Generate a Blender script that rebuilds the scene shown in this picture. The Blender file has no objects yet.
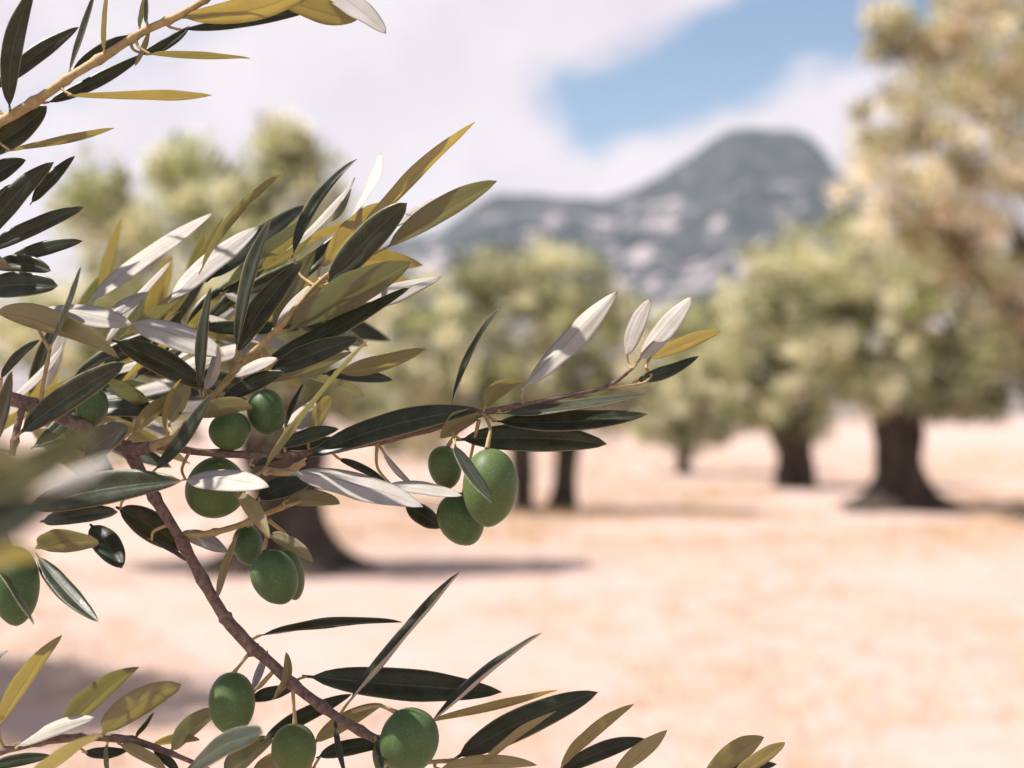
import bpy, math, random
import numpy as np
from mathutils import Vector, Matrix, noise as mnoise

random.seed(11)
rng = np.random.default_rng(11)
sc = bpy.context.scene
COL = sc.collection
R = math.radians

# ------------------------------------------------------------------ camera
FPX = 1422.0                       # 50 mm on a 36 mm sensor, in picture pixels
CAM = Vector((0, 0, 1.5))
PITCH = math.atan(31 / FPX)
FWD = Vector((0, math.cos(PITCH), math.sin(PITCH)))
UP = Vector((0, -math.sin(PITCH), math.cos(PITCH)))
RIGHT = Vector((1, 0, 0))
F0 = 0.57                          # focus distance, m
MM = 0.001
cd = bpy.data.cameras.new('camera')
cam = bpy.data.objects.new('camera', cd)
COL.objects.link(cam)
cam.location = CAM
cam.rotation_euler = (math.pi / 2 + PITCH, 0, 0)
cd.lens = 50
cd.sensor_width = 36
cd.clip_start = 0.02
cd.clip_end = 20000
cd.dof.use_dof = True
cd.dof.focus_distance = F0
cd.dof.aperture_fstop = 6.7
sc.camera = cam


def ray(px, py):
    return FWD + RIGHT * ((px - 512) / FPX) + UP * ((384 - py) / FPX)


def P(px, py, d):                  # point seen at (px, py), d metres along the axis
    return CAM + ray(px, py) * d


def G(px, py):                     # ground point seen at (px, py)
    r = ray(px, py)
    t = -CAM.z / r.z
    return CAM + r * t, t


# ------------------------------------------------------------------ materials
def mat(name):
    m = bpy.data.materials.new(name)
    m.use_nodes = True
    nt = m.node_tree
    nt.nodes.clear()
    out = nt.nodes.new('ShaderNodeOutputMaterial')
    return m, nt, out


def nd(nt, t, **kw):
    n = nt.nodes.new(t)
    for k, v in kw.items():
        if k in n.inputs:
            n.inputs[k].default_value = v
        else:
            setattr(n, k, v)
    return n


def ramp(nt, fac, stops):
    r = nt.nodes.new('ShaderNodeValToRGB')
    e = r.color_ramp.elements
    while len(e) < len(stops):
        e.new(0.5)
    for i, (p, c) in enumerate(stops):
        e[i].position = p
        e[i].color = (*c, 1) if len(c) == 3 else c
    nt.links.new(fac, r.inputs[0])
    return r.outputs[0]


def mixc(nt, fac, a, b, bt='MIX'):
    m = nt.nodes.new('ShaderNodeMix')
    m.data_type = 'RGBA'
    m.blend_type = bt
    for s, v in ((m.inputs[0], fac), (m.inputs[6], a), (m.inputs[7], b)):
        if isinstance(v, (int, float)):
            s.default_value = v
        elif isinstance(v, tuple):
            s.default_value = (*v, 1)
        else:
            nt.links.new(v, s)
    return m.outputs[2]


def mth(nt, op, a, b=0.0, c=0.0, clamp=False):
    m = nt.nodes.new('ShaderNodeMath')
    m.operation = op
    m.use_clamp = clamp
    for s, v in zip(m.inputs, (a, b, c)):
        if isinstance(v, (int, float)):
            s.default_value = v
        else:
            nt.links.new(v, s)
    return m.outputs[0]


def leaf_material(name, base, base2, trans, tmix, rough, spec, speck, vein):
    m, nt, out = mat(name)
    L = nt.links.new
    oi = nd(nt, 'ShaderNodeObjectInfo')
    tc = nd(nt, 'ShaderNodeTexCoord')
    uv = nd(nt, 'ShaderNodeSeparateXYZ')
    L(tc.outputs['UV'], uv.inputs[0])
    n1 = nd(nt, 'ShaderNodeTexNoise', Scale=160.0, Detail=4.0, Roughness=0.65)
    L(tc.outputs['Object'], n1.inputs['Vector'])
    n2 = nd(nt, 'ShaderNodeTexNoise', Scale=1400.0, Detail=2.0)
    L(tc.outputs['Object'], n2.inputs['Vector'])
    c = mixc(nt, oi.outputs['Random'], base, base2)
    f = ramp(nt, n1.outputs[0], [(0.35, (0, 0, 0)), (0.75, (1, 1, 1))])
    c = mixc(nt, mth(nt, 'MULTIPLY', f, 0.5), c, speck)
    f2 = ramp(nt, n2.outputs[0], [(0.62, (0, 0, 0)), (0.72, (1, 1, 1))])
    c = mixc(nt, mth(nt, 'MULTIPLY', f2, 0.35), c, speck)
    # midrib: a thin paler line along the middle of the blade, and faint side veins
    au = mth(nt, 'ABSOLUTE', uv.outputs[0])
    rib = mth(nt, 'SUBTRACT', 1.0, mth(nt, 'DIVIDE', au, 0.075), clamp=True)
    c = mixc(nt, mth(nt, 'MULTIPLY', rib, 0.6), c, vein)
    sv = mth(nt, 'SINE', mth(nt, 'MULTIPLY', mth(nt, 'SUBTRACT', uv.outputs[1], mth(nt, 'MULTIPLY', au, 0.10)), 150.0))
    sv = mth(nt, 'MULTIPLY', mth(nt, 'MAXIMUM', sv, 0.0), 0.07)
    c = mixc(nt, sv, c, vein)
    # pale leathery margin, also painted for the light caught along the rim
    mg = mth(nt, 'DIVIDE', mth(nt, 'SUBTRACT', au, 0.90), 0.08, clamp=True)
    c = mixc(nt, mth(nt, 'MULTIPLY', mg, 0.65), c, (0.30, 0.26, 0.13))
    # a few dark blemishes, and browning towards some tips
    vo = nd(nt, 'ShaderNodeTexVoronoi', Scale=75.0, Randomness=1.0)
    L(tc.outputs['Object'], vo.inputs['Vector'])
    vs = nd(nt, 'ShaderNodeSeparateColor')
    L(vo.outputs['Color'], vs.inputs[0])
    sp = mth(nt, 'MULTIPLY', mth(nt, 'LESS_THAN', vo.outputs['Distance'], mth(nt, 'MULTIPLY', vs.outputs[1], 0.13)),
             mth(nt, 'LESS_THAN', vs.outputs[0], 0.42))
    c = mixc(nt, mth(nt, 'MULTIPLY', sp, 0.85), c, (0.035, 0.018, 0.010))
    tip = mth(nt, 'DIVIDE', mth(nt, 'SUBTRACT', mth(nt, 'ADD', uv.outputs[1], mth(nt, 'MULTIPLY', n1.outputs[0], 0.15)), 1.02), 0.05, clamp=True)
    c = mixc(nt, mth(nt, 'MULTIPLY', tip, 0.6), c, (0.16, 0.09, 0.035))
    bs = nd(nt, 'ShaderNodeBsdfPrincipled', Roughness=rough)
    bs.inputs['Specular IOR Level'].default_value = spec
    L(c, bs.inputs['Base Color'])
    rr = mth(nt, 'MULTIPLY_ADD', n1.outputs[0], 0.3, rough - 0.15)
    L(rr, bs.inputs['Roughness'])
    bp = nd(nt, 'ShaderNodeBump', Strength=0.25, Distance=0.0006)
    hh = mth(nt, 'ADD', mth(nt, 'MULTIPLY', rib, -0.8), n1.outputs[0])
    L(hh, bp.inputs['Height'])
    L(bp.outputs[0], bs.inputs['Normal'])
    tr = nd(nt, 'ShaderNodeBsdfTranslucent')
    tcol = mixc(nt, mth(nt, 'MULTIPLY', rib, 0.5), trans, tuple(x * 0.45 for x in trans))
    tcol = mixc(nt, mth(nt, 'MULTIPLY', f, 0.3), tcol, tuple(x * 0.7 for x in trans))
    r2 = mth(nt, 'FRACT', mth(nt, 'MULTIPLY', oi.outputs['Random'], 7.31))
    tcol = mixc(nt, r2, tcol, tuple(x * q for x, q in zip(trans, (0.36, 0.52, 0.9))))
    L(tcol, tr.inputs[0])
    mx = nd(nt, 'ShaderNodeMixShader')
    mx.inputs[0].default_value = tmix
    L(bs.outputs[0], mx.inputs[1])
    L(tr.outputs[0], mx.inputs[2])
    L(mx.outputs[0], out.inputs[0])
    return m


M_TOP = leaf_material('leaf_upper', (0.008, 0.013, 0.007), (0.020, 0.023, 0.010), (0.60, 0.50, 0.12), 0.05,
                      0.38, 0.24, (0.060, 0.075, 0.052), (0.095, 0.105, 0.06))
M_UND = leaf_material('leaf_underside', (0.58, 0.54, 0.52), (0.50, 0.46, 0.42), (1.0, 0.78, 0.26), 0.35,
                      0.6, 0.35, (0.36, 0.33, 0.24), (0.30, 0.26, 0.12))

# lit copy for backlit leaves: golden glow put into tint and translucency
M_TOP_LIT = leaf_material('lit_leaf_upper', (0.022, 0.030, 0.010), (0.035, 0.040, 0.013), (0.76, 0.64, 0.19), 0.36,
                            0.42, 0.28, (0.085, 0.105, 0.075), (0.16, 0.17, 0.08))
M_UND_LIT = leaf_material('lit_leaf_underside', (0.34, 0.31, 0.21), (0.20, 0.185, 0.11), (0.95, 0.78, 0.30), 0.55,
                            0.5, 0.42, (0.30, 0.25, 0.14), (0.22, 0.16, 0.06))


def olive_material():
    m, nt, out = mat('olive_skin')
    L = nt.links.new
    tc = nd(nt, 'ShaderNodeTexCoord')
    oi = nd(nt, 'ShaderNodeObjectInfo')
    vo = nd(nt, 'ShaderNodeTexVoronoi', Scale=900.0)
    L(tc.outputs['Object'], vo.inputs['Vector'])
    n = nd(nt, 'ShaderNodeTexNoise', Scale=120.0, Detail=3.0)
    L(tc.outputs['Object'], n.inputs['Vector'])
    c = mixc(nt, oi.outputs['Random'], (0.042, 0.084, 0.026), (0.075, 0.105, 0.024))
    f = ramp(nt, n.outputs[0], [(0.3, (0, 0, 0)), (0.75, (1, 1, 1))])
    c = mixc(nt, mth(nt, 'MULTIPLY', f, 0.5), c, (0.090, 0.135, 0.062))
    dots = ramp(nt, vo.outputs['Distance'], [(0.12, (1, 1, 1)), (0.3, (0, 0, 0))])
    c = mixc(nt, mth(nt, 'MULTIPLY', mth(nt, 'MULTIPLY_ADD', f, 0.7, 0.3), mth(nt, 'MULTIPLY', dots, 0.5)), c, (0.22, 0.29, 0.16))
    b = nd(nt, 'ShaderNodeBsdfPrincipled', Roughness=0.5)
    b.inputs['Specular IOR Level'].default_value = 0.25
    b.inputs['Subsurface Weight'].default_value = 0.0
    b.inputs['Subsurface Radius'].default_value = (0.6, 1.0, 0.3)
    b.inputs['Subsurface Scale'].default_value = 0.002
    L(c, b.inputs['Base Color'])
    nf = nd(nt, 'ShaderNodeTexNoise', Scale=2200.0, Detail=3.0)
    L(tc.outputs['Object'], nf.inputs['Vector'])
    bp = nd(nt, 'ShaderNodeBump', Strength=0.15, Distance=0.00012)
    L(nf.outputs[0], bp.inputs['Height'])
    L(bp.outputs[0], b.inputs['Normal'])
    L(b.outputs[0], out.inputs[0])
    return m


M_OLIVE = olive_material()


def bark_material(name, c1, c2, scale, bump, dist, stretch=(1, 1, 0.25), rough=0.85):
    m, nt, out = mat(name)
    L = nt.links.new
    tc = nd(nt, 'ShaderNodeTexCoord')
    mp = nd(nt, 'ShaderNodeMapping')
    mp.inputs['Scale'].default_value = stretch
    L(tc.outputs['Object'], mp.inputs[0])
    n = nd(nt, 'ShaderNodeTexNoise', Scale=scale, Detail=7.0, Roughness=0.68)
    L(mp.outputs[0], n.inputs['Vector'])
    c = ramp(nt, n.outputs[0], [(0.32, c1), (0.68, c2)])
    b = nd(nt, 'ShaderNodeBsdfPrincipled', Roughness=rough)
    b.inputs['Specular IOR Level'].default_value = 0.25
    L(c, b.inputs['Base Color'])
    bp = nd(nt, 'ShaderNodeBump', Strength=bump, Distance=dist)
    L(n.outputs[0], bp.inputs['Height'])
    L(bp.outputs[0], b.inputs['Normal'])
    L(b.outputs[0], out.inputs[0])
    return m


M_WOOD = bark_material('twig_bark', (0.075, 0.045, 0.036), (0.21, 0.145, 0.12), 420, 0.6, 0.0008, (1, 1, 1))
M_SHOOT = bark_material('young_shoot', (0.24, 0.165, 0.07), (0.40, 0.30, 0.145), 300, 0.3, 0.0005, (1, 1, 1), 0.6)
M_TRUNK = bark_material('trunk_bark', (0.010, 0.007, 0.005), (0.11, 0.080, 0.062), 6, 1.0, 0.06)


def crown_material():
    m, nt, out = mat('crown_leaves')
    L = nt.links.new
    at = nd(nt, 'ShaderNodeAttribute', attribute_name='tint')
    b = nd(nt, 'ShaderNodeBsdfPrincipled', Roughness=0.5)
    b.inputs['Specular IOR Level'].default_value = 0.4
    L(at.outputs['Color'], b.inputs['Base Color'])
    tr = nd(nt, 'ShaderNodeBsdfTranslucent')
    L(mixc(nt, 1.0, at.outputs['Color'], (1.08, 1.15, 0.55), 'MULTIPLY'), tr.inputs[0])
    mx = nd(nt, 'ShaderNodeMixShader')
    mx.inputs[0].default_value = 0.3
    L(b.outputs[0], mx.inputs[1])
    L(tr.outputs[0], mx.inputs[2])
    L(mx.outputs[0], out.inputs[0])
    return m


M_CROWN = crown_material()


def ground_material():
    m, nt, out = mat('dry_soil')
    L = nt.links.new
    tc = nd(nt, 'ShaderNodeTexCoord')
    big = nd(nt, 'ShaderNodeTexNoise', Scale=0.35, Detail=5.0, Roughness=0.6)
    mid = nd(nt, 'ShaderNodeTexNoise', Scale=2.6, Detail=6.0, Roughness=0.65)
    fin = nd(nt, 'ShaderNodeTexNoise', Scale=45.0, Detail=5.0, Roughness=0.7)
    for n in (big, mid, fin):
        L(tc.outputs['Object'], n.inputs['Vector'])
    f = ramp(nt, big.outputs[0], [(0.36, (0, 0, 0)), (0.64, (1, 1, 1))])
    c = mixc(nt, f, SOIL_A, SOIL_B)
    f = ramp(nt, mid.outputs[0], [(0.42, (0, 0, 0)), (0.72, (1, 1, 1))])
    c = mixc(nt, mth(nt, 'MULTIPLY', f, 0.55), c, SOIL_C)
    f = ramp(nt, fin.outputs[0], [(0.35, (0.78, 0.76, 0.74)), (0.65, (1.08, 1.08, 1.08))])
    c = mixc(nt, 1.0, c, f, 'MULTIPLY')
    b = nd(nt, 'ShaderNodeBsdfPrincipled', Roughness=0.95)
    b.inputs['Specular IOR Level'].default_value = 0.1
    L(c, b.inputs['Base Color'])
    bp = nd(nt, 'ShaderNodeBump', Strength=0.5, Distance=0.03)
    L(fin.outputs[0], bp.inputs['Height'])
    L(bp.outputs[0], b.inputs['Normal'])
    L(b.outputs[0], out.inputs[0])
    return m


SOIL_A = (0.485, 0.38, 0.36)
SOIL_B = (0.45, 0.34, 0.30)
SOIL_C = (0.40, 0.255, 0.14)
M_SOIL = ground_material()


def mountain_material():
    m, nt, out = mat('scrub_and_rock')
    L = nt.links.new
    tc = nd(nt, 'ShaderNodeTexCoord')
    sx = nd(nt, 'ShaderNodeSeparateXYZ')
    L(tc.outputs['Object'], sx.inputs[0])
    n = nd(nt, 'ShaderNodeTexNoise', Scale=0.015, Detail=7.0, Roughness=0.6)
    n2 = nd(nt, 'ShaderNodeTexNoise', Scale=0.03, Detail=5.0, Roughness=0.65)
    L(tc.outputs['Object'], n.inputs['Vector'])
    L(tc.outputs['Object'], n2.inputs['Vector'])
    # bare rock breaks out on the lower slopes, scrub closes over the top
    low = mth(nt, 'MULTIPLY_ADD', sx.outputs[2], -0.00095, 0.268)
    v = mth(nt, 'ADD', mth(nt, 'ADD', n.outputs[0], low), mth(nt, 'MULTIPLY', mth(nt, 'SUBTRACT', n2.outputs[0], 0.5), 0.75))
    f = ramp(nt, v, [(0.605, (0, 0, 0)), (0.68, (1, 1, 1))])
    g = mixc(nt, ramp(nt, n2.outputs[0], [(0.35, (0, 0, 0)), (0.65, (1, 1, 1))]), (0.010, 0.017, 0.018), (0.070, 0.072, 0.066))
    c = mixc(nt, f, g, (0.36, 0.305, 0.31))
    b = nd(nt, 'ShaderNodeBsdfPrincipled', Roughness=0.95)
    b.inputs['Specular IOR Level'].default_value = 0.1
    L(c, b.inputs['Base Color'])
    bp = nd(nt, 'ShaderNodeBump', Strength=1.0, Distance=25.0)
    L(n2.outputs[0], bp.inputs['Height'])
    L(bp.outputs[0], b.inputs['Normal'])
    L(b.outputs[0], out.inputs[0])
    return m


M_MOUNT = mountain_material()


def plain(name, col, rough=0.8):
    m, nt, out = mat(name)
    oi = nd(nt, 'ShaderNodeTexCoord')
    n = nd(nt, 'ShaderNodeTexNoise', Scale=8.0, Detail=3.0)
    nt.links.new(oi.outputs['Object'], n.inputs['Vector'])
    c = mixc(nt, n.outputs[0], tuple(x * 0.7 for x in col), tuple(min(1, x * 1.25) for x in col))
    b = nd(nt, 'ShaderNodeBsdfPrincipled', Roughness=rough)
    b.inputs['Specular IOR Level'].default_value = 0.2
    nt.links.new(c, b.inputs['Base Color'])
    nt.links.new(b.outputs[0], out.inputs[0])
    return m


M_STRAW = plain('straw', (0.56, 0.39, 0.21))

# ------------------------------------------------------------------ object helpers


def link(name, me, parent=None):
    o = bpy.data.objects.new(name, me)
    COL.objects.link(o)
    if parent is not None:
        o.parent = parent
        o.matrix_parent_inverse = Matrix.Identity(4)
        if me is not None:
            me.transform(Matrix.Translation(-world_loc(parent)))
    return o


def world_loc(o):
    v = Vector(o.location)
    while o.parent is not None:
        o = o.parent
        v += Vector(o.location)
    return v


def thing(name, label, cat, loc, group=None):
    o = bpy.data.objects.new(name, None)
    o.empty_display_size = 0.1
    COL.objects.link(o)
    o.location = loc
    o['label'] = label
    o['category'] = cat
    if group:
        o['group'] = group
    return o


def mesh_np(name, verts, faces, mats, smooth=True, mat_idx=None):
    me = bpy.data.meshes.new(name)
    me.from_pydata([tuple(v) for v in verts], [], faces)
    for m in (mats if isinstance(mats, (list, tuple)) else [mats]):
        me.materials.append(m)
    if smooth:
        me.polygons.foreach_set('use_smooth', [True] * len(me.polygons))
    if mat_idx is not None:
        me.polygons.foreach_set('material_index', mat_idx)
    me.update()
    return me


def tube_geo(pts, rad, seg=10, rough=0.0, seed=0, cap=True, nodes=False):
    """tube through pts with a radius per point (Catmull-Rom smoothed)."""
    pts = [Vector(p) for p in pts]
    # resample
    res, rr = [], []
    n = len(pts)
    for i in range(n - 1):
        p0, p1, p2, p3 = pts[max(i - 1, 0)], pts[i], pts[i + 1], pts[min(i + 2, n - 1)]
        K = 6
        for k in range(K):
            t = k / K
            res.append(0.5 * ((2 * p1) + (p2 - p0) * t + (2 * p0 - 5 * p1 + 4 * p2 - p3) * t * t
                              + (3 * p1 - p0 - 3 * p2 + p3) * t ** 3))
            rr.append(rad[i] * (1 - t) + rad[i + 1] * t)
    res.append(pts[-1])
    rr.append(rad[-1])
    if nodes:                       # swollen joints where leaves and side shoots leave the twig
        gap_ = 0.013 + 0.006 * ((seed * 3.7) % 1)
        run, last_ = 0.0, 0.0
        for i in range(1, len(res)):
            run += (res[i] - res[i - 1]).length
            if run - last_ > gap_ * (0.8 + 0.5 * ((i * 0.618 + seed) % 1)):
                rr[i] *= 1.32
                last_ = run
    verts, faces = [], []
    side = None
    for i, p in enumerate(res):
        tg = (res[min(i + 1, len(res) - 1)] - res[max(i - 1, 0)]).normalized()
        if side is None:
            side = tg.orthogonal().normalized()
        else:
            side = (side - tg * side.dot(tg)).normalized()
        oth = tg.cross(side)
        for k in range(seg):
            a = 2 * math.pi * k / seg
            r = rr[i]
            if rough:
                r *= 1 + rough * mnoise.noise(Vector((math.cos(a) * 1.5, math.sin(a) * 1.5, i * 0.45 + seed * 7.3)))
            verts.append(p + side * (math.cos(a) * r) + oth * (math.sin(a) * r))
    for i in range(len(res) - 1):
        for k in range(seg):
            k2 = (k + 1) % seg
            faces.append((i * seg + k, i * seg + k2, (i + 1) * seg + k2, (i + 1) * seg + k))
    if cap:
        faces.append(tuple(range(seg - 1, -1, -1)))
        b = (len(res) - 1) * seg
        faces.append(tuple(b + k for k in range(seg)))
    return verts, faces


def merge(*geos):
    V, F = [], []
    for v, f in geos:
        b = len(V)
        V += list(v)
        F += [tuple(i + b for i in q) for q in f]
    return V, F


# ------------------------------------------------------------------ olive leaves
STEM_PTS = {}
PXM = F0 / FPX                     # metres per pixel at the focus plane
NL, NW = 18, 3                     # cells along, cells across each half


def leaf(parent, x0, y0, x1, y1, w, face, bend=0.0, z=0.0, z2=None, label=None):
    """one olive leaf from its base to its tip; face: T upper side seen and tilted to the light, D upper side
    seen and tilted down, U underside seen with the light on the upper side, W underside turned to the light."""
    kind = face[0]
    if z2 is None:
        d0, d1 = F0 + z * 0.35 * MM, F0 + z * 1.5 * MM
        d1 += random.uniform(-9, 9) * MM
    else:
        d0, d1 = F0 + z * MM, F0 + z2 * MM
    p0, p2 = P(x0, y0, d0), P(x1, y1, d1)
    dm = (d0 + d1) / 2
    dx, dy = x1 - x0, y1 - y0
    ln = math.hypot(dx, dy)
    qx, qy = dy / ln, -dx / ln
    pm = P((x0 + x1) / 2 + qx * bend * 2, (y0 + y1) / 2 + qy * bend * 2, dm)
    L3 = (p2 - p0).length
    wr = w * dm / FPX
    W = max(wr, L3 * 0.17, 0.0045)
    if kind == 'U':
        W = max(W, wr * 1.45)
    elif kind == 'D':
        W = wr * 1.03
    elif kind == 'W':
        W = max(W, wr * 1.28)
    elif kind == 'T':
        W = max(W, wr * 1.05)
    phi = math.acos(min(1.0, wr / W))
    a = (p2 - p0).normalized()
    mid = (p0 + p2 + pm * 2) / 4
    v = (mid - CAM).normalized()
    nf = (-v + a * v.dot(a)).normalized()          # normal that faces the camera
    q = a.cross(nf).normalized()
    ref = Vector((-0.35, 0, 1.0))
    if q.dot(ref) < 0:
        q = -q
    if kind == 'T':
        n0 = nf * math.cos(phi) + q * math.sin(phi)
    elif kind == 'D':
        n0 = nf * math.cos(phi) + q * math.sin(phi)
    elif kind == 'U':
        n0 = -nf * math.cos(phi) + q * math.sin(phi)
    else:
        n0 = -(nf * math.cos(phi) + q * math.sin(phi))
    fold = R(random.uniform(8, 24)) if 'k' not in face else R(34)
    if w < 12:
        fold = R(random.uniform(18, 38))
    pw = 0.55 if 'b' in face else random.uniform(0.68, 0.78)
    tw = R(random.uniform(-16, 16)) if 't' not in face else R(55)
    wob = random.uniform(0, 9)
    us = [i / NW for i in range(-NW, NW + 1)]
    top, bot, uvs = [], [], []
    th = 0.00022
    for i in range(NL + 1):
        t = i / NL
        c = p0 * (1 - t) ** 2 + pm * 2 * t * (1 - t) + p2 * t * t
        tg = ((pm - p0) * (1 - t) + (p2 - pm) * t).normalized()
        n = (n0 - tg * n0.dot(tg)).normalized()
        s = tg.cross(n)
        ang = tw * (t - 0.4)
        s, n = s * math.cos(ang) + n * math.sin(ang), n * math.cos(ang) - s * math.sin(ang)
        tt = max(0.0, (t - 0.05) / 0.95)
        prof = (4 * tt ** 0.88 * (1 - tt ** 0.88)) ** pw if tt > 0 else 0
        prof = max(prof, 0.085 if t < 0.6 else 0.012)
        hw = W / 2 * prof
        for u in us:
            edge = 1 + 0.075 * mnoise.noise(Vector((t * 5 + wob, u * 0.6 + wob, 1.7 + (3 if u > 0 else 0))))
            lat = hw * u * edge
            lift = abs(lat) * math.sin(fold) - hw * 0.16 * max(0, abs(u) - 0.6) / 0.4
            lift += W * 0.06 * mnoise.noise(Vector((t * 3.2 + wob, u * 1.1, wob))) * min(1, prof * 1.4)
            pt = c + s * (lat * math.cos(fold)) + n * lift
            k = th * (1 - 0.85 * abs(u)) + 0.00004
            if t < 0.07:
                k = max(k, hw * 0.8 * (1 - abs(u)) + 0.00004)
            elif abs(u) < 0.01:
                k += 0.00018 * (1 - t)
            top.append(pt)
            bot.append(pt - n * k)
            uvs.append((u, t))
    wv = 2 * NW + 1
    nt_ = len(top)
    faces, mi, loops = [], [], []
    for i in range(NL):
        for j in range(2 * NW):
            a_, b_, c_, d_ = i * wv + j, i * wv + j + 1, (i + 1) * wv + j + 1, (i + 1) * wv + j
            faces.append((a_, b_, c_, d_))
            mi.append(0)
            loops += [uvs[a_], uvs[b_], uvs[c_], uvs[d_]]
            faces.append((nt_ + d_, nt_ + c_, nt_ + b_, nt_ + a_))
            mi.append(1)
            loops += [uvs[d_], uvs[c_], uvs[b_], uvs[a_]]
    # rims join the two skins
    for j in (0, 2 * NW):
        for i in range(NL):
            a_, d_ = i * wv + j, (i + 1) * wv + j
            f = (a_, d_, nt_ + d_, nt_ + a_) if j == 0 else (d_, a_, nt_ + a_, nt_ + d_)
            faces.append(f)
            mi.append(1)
            loops += [uvs[a_]] * 4
    # a short stalk carries the blade back to the twig
    allv = top + bot
    best = min(STEM_PTS.get(parent.name, []), key=lambda q_: (q_ - p0).length_squared, default=None)
    npet = 0
    if best is not None and 0.0012 < (best - p0).length < 0.021:
        dd = (best - p0).length
        mid_ = p0 - (pm - p0).normalized() * dd * 0.2
        v_, f_ = tube_geo([best, best.lerp(mid_, 0.6), p0 + (pm - p0).normalized() * 0.002], [0.0008, 0.0006, 0.0005], 7)
        base_i = len(allv)
        allv = allv + v_
        npet = len(f_)
        faces += [tuple(i_ + base_i for i_ in q_) for q_ in f_]
        mi += [2] * npet
    me = mesh_np('leaf', allv, faces, [M_TOP_LIT, M_UND_LIT] if kind == 'U' or 'y' in face else [M_TOP, M_UND], True, mi)
    me.materials.append(M_SHOOT)
    # orientation check: upper-side polygons must point along n0
    k = (NL // 2) * 2 * NW * 2
    if me.polygons[k].normal.dot(n0) < 0:
        me.flip_normals()
        lay = None
    ul = me.uv_layers.new(name='UVMap')
    for pi, p in enumerate(me.polygons):
        for li in p.loop_indices:
            vi = me.loops[li].vertex_index
            vi = vi % nt_ if vi < 2 * nt_ else 0
            ul.data[li].uv = uvs[vi]
    o = link('leaf', me, parent)
    if label:
        o['label'] = label
    return o


def stem(parent, pts, m=None, name='stem', seg=10, rough=0.18):
    """pts: (px, py, z mm, diameter px)"""
    P3 = [P(p[0], p[1], F0 + p[2] * MM) for p in pts]
    k_ = 0.86 if (m or M_WOOD) is M_WOOD else 0.9
    rad = [p[3] * PXM / 2 * k_ for p in pts]
    L_ = STEM_PTS.setdefault(parent.name, [])
    for a_, b_ in zip(P3, P3[1:]):
        L_ += [a_.lerp(b_, q_ / 8) for q_ in range(9)]
    v, f = tube_geo(P3, rad, seg, rough, seed=random.random() * 20, nodes=True)
    return link(name, mesh_np(name, v, f, m or M_WOOD), parent)


def olive(parent, px, py, w, h, tilt=0.0, z=0.0, stalk=None, label=None):
    """an olive fruit: px size w x h, long axis turned by tilt degrees from the vertical (positive: foot to the right)"""
    d = F0 + z * MM
    k = d / FPX
    c = P(px, py, d)
    rings, seg = 20, 28
    verts, faces = [], []
    verts.append((0, 0, 0.5 * h * k))
    sd = random.random() * 30
    for i in range(1, rings):
        th = math.pi * i / rings
        for j in range(seg):
            ph = 2 * math.pi * j / seg
            zz = math.cos(th)
            r = math.sin(th) ** 0.94
            r *= 1 + 0.05 * zz          # broader shoulders, narrower foot
            q = 1 + 0.025 * mnoise.noise(Vector((math.cos(ph) * r + sd, math.sin(ph) * r, zz)))
            zz2 = zz if zz > -0.9 else zz - (abs(zz) - 0.9) * 0.35
            verts.append((r * w * k / 2 * math.cos(ph) * q, r * w * k / 2 * math.sin(ph) * q, zz2 * h * k / 2))
    verts.append((0, 0, -0.5 * h * k * 1.045))
    for j in range(seg):
        faces.append((0, 1 + j, 1 + (j + 1) % seg))
    for i in range(rings - 2):
        for j in range(seg):
            a, b = 1 + i * seg + j, 1 + i * seg + (j + 1) % seg
            faces.append((a, a + seg, b + seg, b))
    last = len(verts) - 1
    b0 = 1 + (rings - 2) * seg
    for j in range(seg):
        faces.append((last, b0 + (j + 1) % seg, b0 + j))
    me = mesh_np('olive', verts, faces, M_OLIVE)
    # image plane tilt, slightly nodding
    rot = Matrix.Rotation(R(-tilt), 3, 'Y') @ Matrix.Rotation(R(random.uniform(-12, 12)), 3, 'X')
    me.transform(rot.to_4x4())
    me.update()
    me.transform(Matrix.Translation(c))
    o = link('olive', me, parent)
    # give the fruit its own origin at its middle
    off = c - world_loc(parent)
    me.transform(Matrix.Translation(-off))
    o.location = off
    if label:
        o['label'] = label
    if stalk:
        pts = [P(s[0], s[1], F0 + (s[2] if len(s) > 2 else z) * MM) for s in stalk]
        rad = [2.3 * PXM] + [1.5 * PXM] * (len(pts) - 2) + [2.6 * PXM]
        v, f = tube_geo(pts, rad, 8, 0.25, seed=random.random() * 9)
        link('stalk', mesh_np('stalk', v, f, M_SHOOT), o)
    return o


GRP = 'olive branches reaching in from the left'
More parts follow.
